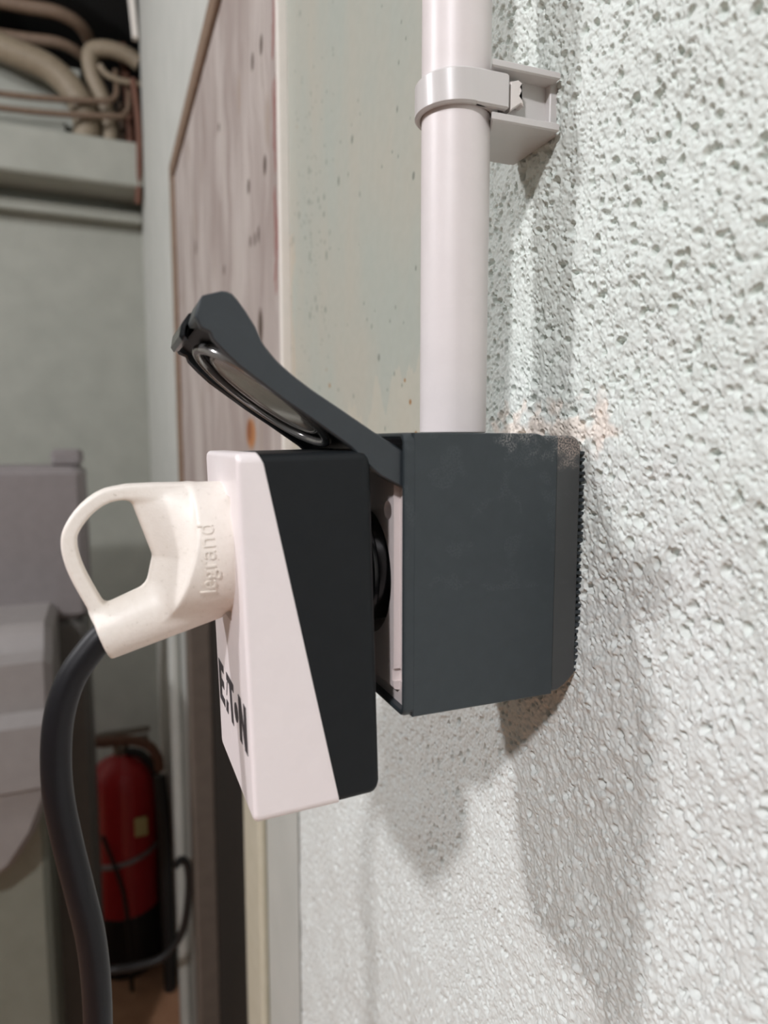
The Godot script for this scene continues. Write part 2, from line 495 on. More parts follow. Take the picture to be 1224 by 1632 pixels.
func plug_mesh(org: Vector3, m: Material) -> ArrayMesh:
	for i in RING.size() - 1:
		for k in (3 if i > 1 and i < 9 else 1):
			loop_path.append(RING[i].cubic_interpolate(RING[i + 1], RING[max(i - 1, 0)], RING[min(i + 2, RING.size() - 1)], k / 3.0))
	loop_path.append(RING[-1])
	var cs := 0.0006; var B := 4
	var lo := Vector3(-0.0135, -0.0605, -0.0192)
	var n := Vector3i(84, 88, 64)
	var val := {}
	var key := func(i: int, j: int, k: int) -> int: return (i * 200 + j) * 200 + k
	for bi in n.x / B:
		for bj in n.y / B:
			for bk in n.z / B:
				var c := lo + (Vector3(bi, bj, bk) + Vector3.ONE * 0.5) * cs * B
				if absf(plug_field(c)) > cs * B * 1.5: continue
				for i in B + 1:
					for j in B + 1:
						for k in B + 1:
							var a := bi * B + i; var b := bj * B + j; var d := bk * B + k
							var id: int = (a * 200 + b) * 200 + d
							if not val.has(id): val[id] = plug_field(lo + Vector3(a, b, d) * cs)
	var vert := {}
	var P := PackedVector3Array(); var N := PackedVector3Array()
	var I := PackedInt32Array()
	var offs := [0, 40000, 200, 40200, 1, 40001, 201, 40201]
	var cor := [Vector3(0, 0, 0), Vector3(1, 0, 0), Vector3(0, 1, 0), Vector3(1, 1, 0), Vector3(0, 0, 1), Vector3(1, 0, 1), Vector3(0, 1, 1), Vector3(1, 1, 1)]
	var edges := [[0, 1], [2, 3], [4, 5], [6, 7], [0, 2], [1, 3], [4, 6], [5, 7], [0, 4], [1, 5], [2, 6], [3, 7]]
	for id in val:
		var ok := true
		var f := PackedFloat32Array(); var neg := 0
		for o in offs:
			if not val.has(id + o): ok = false; break
			var q: float = val[id + o]
			f.append(q)
			if q < 0.0: neg += 1
		if not ok or neg == 0 or neg == 8: continue
		var s := Vector3.ZERO; var cnt := 0
		for e in edges:
			var fa := f[e[0]]; var fb := f[e[1]]
			if (fa < 0.0) != (fb < 0.0):
				s += (cor[e[0]] as Vector3).lerp(cor[e[1]], fa / (fa - fb)); cnt += 1
		var base := Vector3(id / 40000, (id / 200) % 200, id % 200)
		var p := lo + (base + s / cnt) * cs
		vert[id] = P.size()
		P.append(p)
		var e := 0.0003
		N.append(Vector3(plug_field(p + Vector3(e, 0, 0)) - plug_field(p - Vector3(e, 0, 0)), plug_field(p + Vector3(0, e, 0)) - plug_field(p - Vector3(0, e, 0)), plug_field(p + Vector3(0, 0, e)) - plug_field(p - Vector3(0, 0, e))).normalized())
	for id in val:
		for ax in [[40000, 200, 1], [200, 1, 40000], [1, 40000, 200]]:
			if not val.has(id + ax[0]): continue
			var fa: float = val[id]; var fb: float = val[id + ax[0]]
			if (fa < 0.0) == (fb < 0.0): continue
			var q := [id, id - ax[1], id - ax[1] - ax[2], id - ax[2]]
			var ok := true
			for c in q:
				if not vert.has(c): ok = false; break
			if not ok: continue
			var w := [vert[q[0]], vert[q[1]], vert[q[2]], vert[q[3]]]
			if fa < 0.0: w.reverse()
			I.append_array([w[0], w[1], w[2], w[0], w[2], w[3]])
	for i in P.size(): P[i] = P[i] + Vector3(0, 0, -0.186) - org
	var a := []; a.resize(Mesh.ARRAY_MAX)
	a[Mesh.ARRAY_VERTEX] = P; a[Mesh.ARRAY_NORMAL] = N; a[Mesh.ARRAY_INDEX] = I
	var am := ArrayMesh.new(); am.add_surface_from_arrays(Mesh.PRIMITIVE_TRIANGLES, a)
	am.surface_set_material(0, m)
	return am

# ------------------------------------------------------------------ lamps
func lamp(at: Vector3, energy: float, label: String) -> void:
	var t := thing("ceiling_lamp", label, "lamp", Vector3(at.x, CEIL - 0.001, at.z), "globe lamps on the ceiling")
	var s := Soup.new()
	s.lathe(Vector3(at.x, CEIL - 0.045, at.z), Vector3.UP, [[0.0, 0.03], [0.004, 0.034], [0.03, 0.045], [0.044, 0.045]], 32)
	obj("base", s, M.whitepaint, t)
	s = Soup.new()
	var prof := []
	for k in 13:
		var a := PI * k / 12.0
		prof.append([-0.085 * cos(a), 0.085 * sin(a)])
	s.lathe(Vector3(at.x, CEIL - 0.127, at.z), Vector3.UP, prof, 32)
	var g := mat(c8(255, 250, 240), 0.4)
	g.emission_enabled = true; g.emission = Color(1.0, 0.97, 0.92); g.emission_energy_multiplier = 6.0
	obj("glowing_bulb", s, g, t)
	var l := OmniLight3D.new(); l.name = "lamp_light"
	l.light_color = Color(0.985, 0.98, 1.0); l.light_energy = energy; l.light_size = 0.075
	l.omni_range = 12.0; l.omni_attenuation = 2.0; l.shadow_enabled = true
	t.add_child(l); l.position = Vector3(0, -0.126, 0)

func _ready() -> void:
	# ---------------- camera, environment, exposure, lamps
	var cam := Camera3D.new(); cam.name = "camera"
	cam.near = 0.01; cam.far = 20.0
	cam.rotation = Vector3(deg_to_rad(-5.87), deg_to_rad(-22.4), 0.0)
	var at := CameraAttributesPhysical.new()
	at.frustum_focal_length = 15.882; at.frustum_focus_distance = 0.215; at.exposure_aperture = 7.0
	at.frustum_near = 0.01; at.frustum_far = 20.0
	add_child(cam); cam.attributes = at; cam.fov = 74.14
	cam.current = true
	var env := WorldEnvironment.new(); env.name = "environment"
	var e := Environment.new()
	e.background_mode = Environment.BG_COLOR; e.background_color = Color(0.02, 0.02, 0.02)
	e.tonemap_mode = Environment.TONE_MAPPER_LINEAR; e.tonemap_exposure = 0.85
	e.sdfgi_enabled = true; e.ssao_enabled = true; e.ssil_enabled = true
	env.environment = e; add_child(env)
	make_materials()
	lamp(Vector3(-1.14, 1.24, 1.03), 3.15, "round glass lamp on the ceiling on the entrance side of the room")
	lamp(Vector3(-1.85, 1.22, -0.77), 2.75, "round glass lamp on the ceiling on the machine side of the room")

	build_room()
	build_socket()
	build_conduit()
	build_surge()
	build_plug()
	build_background()

# ------------------------------------------------------------------ room shell
func build_room() -> void:
	var s: Soup
	var Z0 := -2.15; var Z1 := 2.2; var X0 := -3.0
	var fl := setting("floor"); s = Soup.new(); s.box(Vector3(X0 - 0.1, FLOOR - 0.1, Z0 - 0.7), Vector3(WX + 0.25, FLOOR, Z1 + 0.1)); obj("floor_slab", s, M.floor, fl)
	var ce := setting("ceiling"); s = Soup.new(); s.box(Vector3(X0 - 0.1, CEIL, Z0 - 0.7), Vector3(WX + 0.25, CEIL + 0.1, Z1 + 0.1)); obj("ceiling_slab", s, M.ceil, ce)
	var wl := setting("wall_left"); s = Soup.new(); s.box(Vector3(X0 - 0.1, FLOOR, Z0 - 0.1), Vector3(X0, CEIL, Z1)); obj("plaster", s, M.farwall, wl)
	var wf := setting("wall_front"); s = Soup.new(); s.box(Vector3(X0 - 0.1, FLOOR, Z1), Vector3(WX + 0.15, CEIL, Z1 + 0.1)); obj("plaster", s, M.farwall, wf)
	# back wall with the open pipe shaft high up beside the corner
	var wb := setting("wall_back")
	s = Soup.new()
	s.box(Vector3(X0, FLOOR, Z0 - 0.12), Vector3(WX + 0.15, 0.80, Z0))
	s.box(Vector3(X0, 0.80, Z0 - 0.12), Vector3(-0.02, 1.02, Z0))
	s.box(Vector3(X0, 1.02, Z0 - 0.12), Vector3(-0.3, CEIL, Z0))
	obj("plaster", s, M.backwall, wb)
	s = Soup.new(); s.box(Vector3(-0.62, 0.615, Z0), Vector3(WX - 0.001, 0.645, Z0 + 0.05), 0.004)
	obj("moulding", s, M.backwall, wb)
	s = Soup.new(); s.box(Vector3(-0.62, 0.83, Z0), Vector3(-0.06, 0.87, Z0 + 0.03), 0.004)
	obj("moulding", s, M.backwall, wb)
	var t2 := setting("trim_2")
	s = Soup.new(); s.box(Vector3(-0.62, 0.675, Z0), Vector3(WX - 0.001, 0.79, Z0 + 0.16), 0.006)
	obj("ledge", s, M.backwall, t2)
	s = Soup.new(); s.box(Vector3(-0.45, 0.7, Z0 - 0.70), Vector3(WX + 0.25, CEIL, Z0 - 0.66)); s.box(Vector3(-0.45, 0.7, Z0 - 0.66), Vector3(-0.41, CEIL, Z0 - 0.12)); s.box(Vector3(WX + 0.14, 0.7, Z0 - 0.66), Vector3(WX + 0.25, CEIL, Z0 - 0.12)); s.box(Vector3(-0.41, 0.66, Z0 - 0.66), Vector3(WX + 0.14, 0.70, Z0 - 0.12))
	obj("shaft", s, M.void, wb)
	# the long wall that carries the socket
	var wr := setting("wall_right")
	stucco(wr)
	s = Soup.new()
	s.box(Vector3(WX + 0.006, -0.53, -0.483), Vector3(WX + 0.12, 0.27, -0.03))
	s.box(Vector3(WX, FLOOR, -0.04), Vector3(WX + 0.12, CEIL, Z1))
	s.box(Vector3(WX, 0.26, -0.483), Vector3(WX + 0.12, CEIL, -0.04))
	s.box(Vector3(WX, FLOOR, -0.483), Vector3(WX + 0.12, -0.52, -0.04))
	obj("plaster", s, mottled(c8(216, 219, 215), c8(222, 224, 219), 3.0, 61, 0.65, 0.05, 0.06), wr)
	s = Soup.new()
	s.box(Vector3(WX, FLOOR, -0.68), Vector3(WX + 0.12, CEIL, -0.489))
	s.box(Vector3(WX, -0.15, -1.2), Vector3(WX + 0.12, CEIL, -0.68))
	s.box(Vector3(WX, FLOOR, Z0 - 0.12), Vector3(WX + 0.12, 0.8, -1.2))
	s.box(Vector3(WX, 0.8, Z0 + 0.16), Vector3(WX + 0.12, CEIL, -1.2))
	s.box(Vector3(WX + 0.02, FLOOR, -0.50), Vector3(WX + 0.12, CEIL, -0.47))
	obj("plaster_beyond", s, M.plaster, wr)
	s = Soup.new(); s.box(Vector3(WX - 0.0018, -0.06, -0.4815), Vector3(WX + 0.004, CEIL, -0.235), 0.0008)
	var sp := mat(Color.WHITE, 0.5); sp.albedo_texture = strip_texture()
	obj("smooth_painted_strip", s, sp, wr, 38.0, func(p: Vector3) -> Vector2: return Vector2((p.z + 0.483) / 0.248, (0.40 - p.y) / 0.46))
	# doorway beyond, its upper part closed by a board
	var dr := setting("door_1")
	s = Soup.new(); s.box(Vector3(WX + 0.034, FLOOR, -1.21), Vector3(WX + 0.10, -0.14, -0.67)); obj("door_leaf", s, M.dark, dr)
	var t1 := setting("trim_1")
	s = Soup.new(); s.box(Vector3(WX - 0.008, FLOOR, -0.68), Vector3(WX + 0.001, -0.152, -0.602), 0.003); obj("casing", s, M.casing, t1)
	s = Soup.new(); s.box(Vector3(WX - 0.004, FLOOR, -1.26), Vector3(WX + 0.034, -0.152, -1.195), 0.003); obj("jamb", s, M.jamb, t1)
	var bd := thing("plywood_board", "whitewashed plywood board with nail holes and red pencil marks on the wall", "board", Vector3(WX, -0.15, -0.83))
	s = Soup.new(); s.box(Vector3(WX - 0.0060, -0.15, -1.175), Vector3(WX - 0.0002, 0.425, -0.4835), 0.0008)
	var bm := mat(Color.WHITE, 0.6); bm.albedo_texture = board_texture()
	obj("panel", s, bm, bd, 38.0, func(p: Vector3) -> Vector2: return Vector2((p.z + 1.19) / 0.72, (0.43 - p.y) / 0.58))
	s = Soup.new(); s.box(Vector3(WX - 0.0080, -0.15, -0.4832), Vector3(WX - 0.0002, 0.425, -0.4818), 0.0004); s.box(Vector3(WX - 0.0080, -0.15, -0.4890), Vector3(WX - 0.0055, 0.425, -0.4830), 0.0003); obj("edge_strip", s, M.whitepaint, bd)
	s = Soup.new(); s.box(Vector3(WX - 0.011, 0.4255, -1.215), Vector3(WX - 0.0002, 0.452, -0.482), 0.002); obj("lath", s, M.lath, bd)
	s = Soup.new(); s.box(Vector3(WX - 0.011, -0.15, -1.215), Vector3(WX - 0.0002, 0.4253, -1.1755), 0.002); obj("lath", s, M.lath, bd)

# ------------------------------------------------------------------ socket box
const BZ0 := -0.2133
const BZ1 := -0.1593
func build_socket() -> void:
	var t := thing("socket_box", "anthracite weatherproof socket box screwed to pitted wall below the conduit", "socket", Vector3(WX, -0.0735, -0.1863))
	var s := Soup.new()
	var cy := -0.0355; var hy := 0.038; var cz := -0.1863; var hz := 0.027
	var hm := mat(Color.WHITE, 0.42); hm.albedo_texture = housing_texture()
	var uvf := func(p: Vector3) -> Vector2: return Vector2((p.x - 0.069) / 0.062, (0.004 - p.y) / 0.08)
	# cover: a shell open to the front, its top rear corner rounded off
	var top := cy + hy
	var rear := func(y: float) -> float:
		var d := y - (top - 0.0085)
		return 0.1189 - (0.0085 - sqrt(maxf(0.0, 0.0085 * 0.0085 - d * d)) if d > 0.0 else 0.0)
	var R := []
	R.append(ringx(rrect(cy, cz, hy - 0.0030, hz - 0.0030, 0.0012, 8), 0.0815))
	R.append(ringx(rrect(cy, cz, hy - 0.0017, hz - 0.0017, 0.0017, 8), 0.0795))
	R.append(ringx(rrect(cy, cz, hy - 0.0015, hz - 0.0015, 0.0018, 8), 0.0716))
	R.append(ringx(rrect(cy, cz, hy - 0.0009, hz - 0.0009, 0.0020, 8), 0.0712))
	R.append(ringx(rrect(cy, cz, hy - 0.0003, hz - 0.0003, 0.0024, 8), 0.0714))
	R.append(ringx(rrect(cy, cz, hy, hz, 0.0026, 8), 0.0722))
	# extra rows near the top so that the rounded rear corner is smooth
	var outer := PackedVector2Array()
	var base_ring := rrect(cy, cz, hy, hz, 0.0026, 8)
	for p in base_ring: outer.append(p)
	R.append(ringx(outer, rear))
	s.loft(R, true, false)
	# the two flat sides get their own finely stepped rounding
	var side := PackedVector2Array()
	for k in 13:
		var a := PI / 2.0 * k / 12.0
		side.append(Vector2(0.1189 - 0.0085 + 0.0085 * cos(a), top - 0.0085 + 0.0085 * sin(a)))
	side.append(Vector2(0.074, top)); side.append(Vector2(0.074, cy - hy)); side.append(Vector2(0.1189, cy - hy))
	s.prism(side, BZ1 - 0.003, BZ1 + 0.0001, 0.0003)
	s.prism(side, BZ0 - 0.0001, BZ0 + 0.003, 0.0003)
	obj("cover", s, hm, t, 38.0, uvf)
	# mounting base behind it
	s = Soup.new()
	var b := PackedVector2Array()
	for k in 7:
		var a := PI / 2.0 * k / 6.0
		b.append(Vector2(0.1276 - 0.004 + 0.004 * cos(a), top - 0.0006 - 0.004 + 0.004 * sin(a)))
	b.append(Vector2(0.100, top - 0.0006)); b.append(Vector2(0.100, cy - hy + 0.0004)); b.append(Vector2(0.1212, cy - hy + 0.0004)); b.append(Vector2(0.1240, cy - hy + 0.0018)); b.append(Vector2(0.1276, cy - hy + 0.0048))
	s.prism(b, BZ0 + 0.0006, BZ1 - 0.0006, 0.0006)
	obj("mounting_base", s, hm, t, 38.0, uvf)
	s = Soup.new()
	for k in 34:
		var y := cy - hy + 0.0052 + k * 0.00196
		s.box(Vector3(0.1268, y, BZ1 - 0.0045), Vector3(0.1295, y + 0.00105, BZ1 - 0.0009), 0.0002)
	obj("serrated_edge", s, M.lid, t)
	# white socket insert: frame plate, raised plate with a screw well and a notch, pierced by the socket well
	var ins := CSGCombiner3D.new(); ins.name = "socket_insert"; ins.use_collision = false
	t.add_child(ins)
	var o := origin(t)
	var cbx := func(lo: Vector3, hi: Vector3, op: int, m: Material) -> void:
		var c := CSGBox3D.new(); c.size = hi - lo; c.position = (lo + hi) * 0.5 - o; c.operation = op; c.material = m; c.name = "piece"
		ins.add_child(c, true)
	var ccy := func(c0: Vector3, r: float, h: float, op: int, m: Material) -> void:
		var c := CSGCylinder3D.new(); c.radius = r; c.height = h; c.sides = 48; c.position = c0 - o; c.rotation.z = PI / 2; c.operation = op; c.material = m; c.name = "piece"
		ins.add_child(c, true)
	cbx.call(Vector3(0.0732, cy - hy + 0.0016, BZ0 + 0.0016), Vector3(0.0810, top - 0.0090, BZ1 - 0.0016), 0, M.insert)
	var rp := PackedVector2Array([Vector2(0.0736, -0.0682), Vector2(0.0718, -0.0678), Vector2(0.0714, -0.0672), Vector2(0.0714, -0.006), Vector2(0.0718, -0.0054), Vector2(0.0736, -0.0050)])
	var cp := CSGPolygon3D.new(); cp.polygon = rp; cp.depth = 0.0405; cp.position = Vector3(0, 0, -0.1663) - o; cp.material = M.insert; cp.name = "piece"
	ins.add_child(cp, true)
	ccy.call(Vector3(0.0712, -0.0185, -0.1705), 0.0026, 0.010, 2, M.insert)
	cbx.call(Vector3(0.070, -0.0655, -0.1672), Vector3(0.0738, -0.0620, -0.160), 2, M.insert)
	ccy.call(Vector3(0.0720, -0.0380, -0.1863), 0.0182, 0.014, 2, M.insert)
	# hinged lid, swung up
	s = Soup.new()
	var outl := [Vector2(0.0722, -0.0024), Vector2(0.0636, 0.0027), Vector2(0.0550, 0.0081), Vector2(0.0474, 0.0128), Vector2(0.0430, 0.0159), Vector2(0.0397, 0.0186), Vector2(0.0371, 0.0212), Vector2(0.0354, 0.0236), Vector2(0.0340, 0.0268), Vector2(0.0318, 0.0303), Vector2(0.0298, 0.0329), Vector2(0.0287, 0.0340), Vector2(0.0276, 0.0344), Vector2(0.0263, 0.0344), Vector2(0.0221, 0.0331)]
	var tipl := [Vector2(0.0221, 0.0331), Vector2(0.0213, 0.0320), Vector2(0.0202, 0.0285), Vector2(0.0206, 0.0277)]
	var wallp := PackedVector2Array(outl + tipl.slice(1))
	for q in [Vector2(0.0214, 0.0258), Vector2(0.0234, 0.0250), Vector2(0.0240, 0.0234), Vector2(0.0268, 0.0205), Vector2(0.03, 0.0176), Vector2(0.0405, 0.0101), Vector2(0.0489, 0.0046), Vector2(0.0574, -0.0012), Vector2(0.0635, -0.0070), Vector2(0.0653, -0.0085), Vector2(0.0722, -0.0121)]: wallp.append(q)
	var lz1 := -0.1611; var lz0 := -0.2115
	s.prism(wallp, lz1 - 0.0022, lz1, 0.0004)
	s.prism(wallp, lz0, lz0 + 0.0022, 0.0005)
	var top_strip := PackedVector2Array(outl)
	var inner := []
	for i in outl.size():
		var a: Vector2 = (outl[min(i + 1, outl.size() - 1)] - outl[max(i - 1, 0)]).normalized()
		inner.append(outl[i] + Vector2(-a.y, a.x) * 0.0018)
	inner.reverse()
	for q in inner: top_strip.append(q)
	s.prism(top_strip, lz0 + 0.001, lz1 - 0.001, 0.0)
	var end := PackedVector2Array([Vector2(0.0263, 0.0344), Vector2(0.0223, 0.0332), Vector2(0.0213, 0.0320), Vector2(0.0202, 0.0285), Vector2(0.0206, 0.0277), Vector2(0.0222, 0.0275), Vector2(0.0234, 0.0305), Vector2(0.0268, 0.0324)])
	s.prism(end, lz1 - 0.0135, lz1 - 0.0003, 0.0007)
	s.prism(end, lz0 + 0.0003, lz0 + 0.0105, 0.0007)
	var lid := obj("lid", s, M.lid, t)
	s = Soup.new()
	s.prism(PackedVector2Array([Vector2(0.0232, 0.0326), Vector2(0.0208, 0.0318), Vector2(0.0190, 0.0292), Vector2(0.0184, 0.0262), Vector2(0.0192, 0.0250), Vector2(0.0206, 0.0254), Vector2(0.0208, 0.0280), Vector2(0.0226, 0.0304)]), lz0 + 0.010, lz1 - 0.0160, 0.0010)
	obj("latch", s, M.gloss, lid)
	# inside of the lid: liner, clear cup and its bead
	s = Soup.new()
	var tl := Vector2(-0.815, 0.579); var nl := Vector2(0.579, 0.815)
	var mid := Vector2(0.0400, 0.0108)
	var P := func(a: float, h: float) -> Vector2: return mid + tl * a + nl * h
	s.prism(PackedVector2Array([P.call(-0.026, 0.0030), P.call(0.0245, 0.0034), P.call(0.0245, 0.0044), P.call(-0.026, 0.0040)]), lz0 + 0.002, lz1 - 0.002)
	obj("liner", s, M.liner, lid)
	var c2: Vector2 = P.call(0.0, 0.0016)
	s = Soup.new()
	s.torus(Vector3(c2.x, c2.y, -0.1863), Vector3(nl.x, nl.y, 0), Vector3(tl.x, tl.y, 0) * 0.0208, Vector3(0, 0, 0.0208), 0.0014)
	s.torus(Vector3(c2.x, c2.y, -0.1863) + Vector3(nl.x, nl.y, 0) * 0.0008, Vector3(nl.x, nl.y, 0), Vector3(tl.x, tl.y, 0) * 0.0168, Vector3(0, 0, 0.0168), 0.0006)
	obj("seal_ring", s, M.bead, lid)
	s = Soup.new()
	s.lathe(Vector3(c2.x, c2.y, -0.1863), Vector3(nl.x, nl.y, 0), [[0.0012, 0.0166], [0.0004, 0.0160], [0.0002, 0.010], [0.0002, 0.0]], 56)
	obj("clear_membrane", s, M.clear, lid)

# ------------------------------------------------------------------ conduit and clip
func build_conduit() -> void:
	var px := 0.0995; var pz := -0.186
	var t := thing("conduit", "light grey plastic conduit running straight up from the socket box", "conduit", Vector3(px, 0.0027, pz))
	var s := Soup.new()
	s.lathe(Vector3(px, 0.0, pz), Vector3.UP, [[0.0029, 0.0098], [0.0033, 0.0101], [1.0, 0.0101]], 56)
	obj("tube", s, M.pipe, t, 50.0)
	var k := thing("conduit_clip", "light grey plastic clip with a ring holding the conduit to the pitted wall", "clip", Vector3(WX, 0.089, pz))
	var y0 := 0.0938; var y1 := 0.1033
	s = Soup.new()
	var Ro := 0.0121; var Ri := 0.01015
	var rings := []
	for q in [[Ri, y0 + 0.0006], [Ri + 0.0005, y0], [Ro - 0.0006, y0], [Ro, y0 + 0.0006], [Ro, y1 - 0.0006], [Ro - 0.0006, y1], [Ri + 0.0005, y1], [Ri, y1 - 0.0006], [Ri, y0 + 0.0006]]:
		var ring := PackedVector3Array()
		for i in 64:
			var a := TAU * i / 64.0
			ring.append(Vector3(px + cos(a) * q[0], q[1], pz + sin(a) * q[0]))
		rings.append(ring)
	s.loft(rings, false, false)
	# the strap runs on as two straight cheeks towards the wall
	for sg in [1.0, -1.0]:
		s.prism_y(PackedVector2Array([Vector2(px, pz + sg * Ri), Vector2(px, pz + sg * Ro), Vector2(px + 0.0098, pz + sg * (Ro + 0.0004)), Vector2(px + 0.0104, pz + sg * Ro), Vector2(px + 0.0104, pz + sg * Ri)]), y0, y1, 0.0005)
	obj("strap", s, M.clip, k)
	s = Soup.new()
	var bz1 := pz + 0.0128; var bz0 := pz - 0.0135
	s.prism_y(PackedVector2Array([Vector2(0.1045, bz0), Vector2(0.1268, bz0), Vector2(0.1268, bz1), Vector2(0.1045, bz1 - 0.001), Vector2(0.1062, pz + 0.0085), Vector2(0.1102, pz), Vector2(0.1062, pz - 0.0085)]), 0.1046, 0.1068, 0.0004)
	s.prism_y(PackedVector2Array([Vector2(0.1045, bz0), Vector2(0.1268, bz0), Vector2(0.1268, bz1), Vector2(0.1045, bz1 - 0.001), Vector2(0.1062, pz + 0.0085), Vector2(0.1102, pz), Vector2(0.1062, pz - 0.0085)]), 0.0903, 0.0927, 0.0004)
	s.box(Vector3(0.1110, 0.0915, bz0 + 0.001), Vector3(0.1262, 0.1058, bz1 - 0.0055), 0.0003)
	s.box(Vector3(0.1256, 0.0905, bz0), Vector3(0.1284, 0.1066, bz1 - 0.0032), 0.0003)
	obj("base", s, M.clip, k)
	s = Soup.new()
	s.prism(PackedVector2Array([Vector2(0.1113, 0.0942), Vector2(0.1148, 0.0968), Vector2(0.1159, 0.0963), Vector2(0.1154, 0.0980), Vector2(0.1145, 0.0988), Vector2(0.1153, 0.1004), Vector2(0.1147, 0.1013), Vector2(0.1154, 0.1024), Vector2(0.1140, 0.1031), Vector2(0.1113, 0.1022)]), pz + 0.0074, pz + 0.0108, 0.0003)
	obj("broken_tab", s, M.tab, k)

# ------------------------------------------------------------------ surge protector
func build_surge() -> void:
	var piv := Vector3(0.0285, -0.0025, -0.1853)
	var t := thing("surge_protector", "white and black plug-in surge protector hanging from the socket box", "surge protector", piv)
	var H := 0.0925; var D := 0.0340
	var cy := piv.y - H / 2; var cz := piv.z; var hy := H / 2; var hz := 0.0256
	var xf := piv.x
	var part := func(y: float) -> float:
		var d := (piv.y - y) / H
		return xf + 0.0068 + 0.0158 * d - 0.0016 * maxf(0.0, 1.0 - d / 0.06)
	var s := Soup.new()
	# white front shell: flat face around a round socket well, rounded edges, slanted rear edge
	var n := 14
	var face := rrect(cy, cz, hy - 0.0014, hz - 0.0014, 0.0012, n)
	var well := PackedVector3Array(); var well_in := PackedVector3Array(); var lip := PackedVector3Array()
	var wc := Vector2(-0.0283, -0.186)
	for p in face:
		var dv := Vector2(p.x - wc.x, p.y - wc.y).normalized()
		lip.append(Vector3(xf, wc.x + dv.x * 0.0205, wc.y + dv.y * 0.0205))
		well.append(Vector3(xf + 0.0012, wc.x + dv.x * 0.0192, wc.y + dv.y * 0.0192))
		well_in.append(Vector3(xf + 0.0062, wc.x + dv.x * 0.0186, wc.y + dv.y * 0.0186))
	var R := [well_in, well, lip, ringx(face, xf)]
	for k in 4:
		var a := PI / 2.0 * (k + 1) / 4.0
		var ins := 0.0014 * (1.0 - sin(a)); var dx := 0.0014 * (1.0 - cos(a))
		R.append(ringx(rrect(cy, cz, hy - ins, hz - ins, 0.0026 - ins, n), xf + dx))
	R.append(ringx(rrect(cy, cz, hy, hz, 0.0026, n), func(y: float) -> float: return part.call(y) - 0.0002))
	R.append(ringx(rrect(cy, cz, hy - 0.0003, hz - 0.0003, 0.0024, n), part))
	s.loft(R)
	obj("front_shell", s, M.white, t, 34.0)
	s = Soup.new()
	R = [ringx(rrect(cy, cz, hy - 0.0006, hz - 0.0006, 0.0022, n), part), ringx(rrect(cy, cz, hy - 0.0004, hz - 0.0004, 0.0023, n), func(y: float) -> float: return part.call(y) + 0.0003)]
	R.append(ringx(rrect(cy, cz, hy - 0.0005, hz - 0.0005, 0.0023, n), xf + D - 0.0026))
	for k in 4:
		var a := PI / 2.0 * (k + 1) / 4.0
		var ins := 0.0026 * (1.0 - cos(a))
		R.append(ringx(rrect(cy, cz, hy - 0.0005 - ins, hz - 0.0005 - ins * 0.6, 0.0023, n), xf + D - 0.0026 + 0.0026 * sin(a)))
	s.loft(R)
	obj("rear_shell", s, M.black, t, 34.0)
	# round plug base reaching into the socket
	s = Soup.new()
	s.lathe(Vector3(xf + D - 0.001, -0.0372, -0.1862), Vector3(1, 0, 0), [[0.0, 0.0166], [0.004, 0.0166], [0.0046, 0.0172], [0.0056, 0.0172], [0.0062, 0.0166], [0.0155, 0.0162], [0.0160, 0.0156]], 64)
	obj("plug_base", s, M.gloss, t)
	# printed lettering: E A T . N, seen edge on
	var front := func(q: Array, parent: Node) -> void:
		var L := Soup.new()
		for poly in q:
			var pp := PackedVector2Array()
			for v in poly: pp.append(Vector2(-0.2068 + v.x * 0.00105, -0.0785 + v.y * 0.00105))       # (z, y)
			var st := L.v.size()
			L.prism(pp, xf - 0.00012, xf + 0.0004)
			for i in range(st, L.v.size()): L.v[i] = Vector3(L.v[i].z, L.v[i].y, L.v[i].x)
			L.fix(st)
		obj("letter", L, M.logo, parent)
	var e := [PackedVector2Array([Vector2(0, 0), Vector2(8.4, 0), Vector2(8.4, 2.2), Vector2(3.6, 2.2), Vector2(3.6, 5.0), Vector2(8.0, 5.0), Vector2(8.0, 7.2), Vector2(3.6, 7.2), Vector2(3.6, 9.8), Vector2(8.4, 9.8), Vector2(8.4, 12), Vector2(0, 12)])]
	front.call(e, t)
	front.call([PackedVector2Array([Vector2(10.2, 0), Vector2(13.6, 0), Vector2(14.6, 3.6), Vector2(11.6, 3.6)]), PackedVector2Array([Vector2(12.0, 5.0), Vector2(12.6, 5.0), Vector2(14.6, 9.4), Vector2(13.8, 9.4)])], t)
	front.call([PackedVector2Array([Vector2(13.2, 12), Vector2(13.2, 9.8), Vector2(17.4, 9.8), Vector2(19.0, 0), Vector2(22.2, 0), Vector2(20.8, 9.8), Vector2(24.2, 9.8), Vector2(24.2, 12)])], t)
	var dot := PackedVector2Array()
	for i in 20: dot.append(Vector2(27.0 + 2.6 * cos(TAU * i / 20.0), 5.6 + 2.6 * sin(TAU * i / 20.0)))
	front.call([dot], t)
	front.call([PackedVector2Array([Vector2(31, 0), Vector2(34.2, 0), Vector2(34.2, 7.4), Vector2(37.6, 0), Vector2(41, 0), Vector2(41, 12), Vector2(37.8, 12), Vector2(37.8, 4.8), Vector2(34.4, 12), Vector2(31, 12)])], t)
	t.rotation.z = deg_to_rad(1.6)

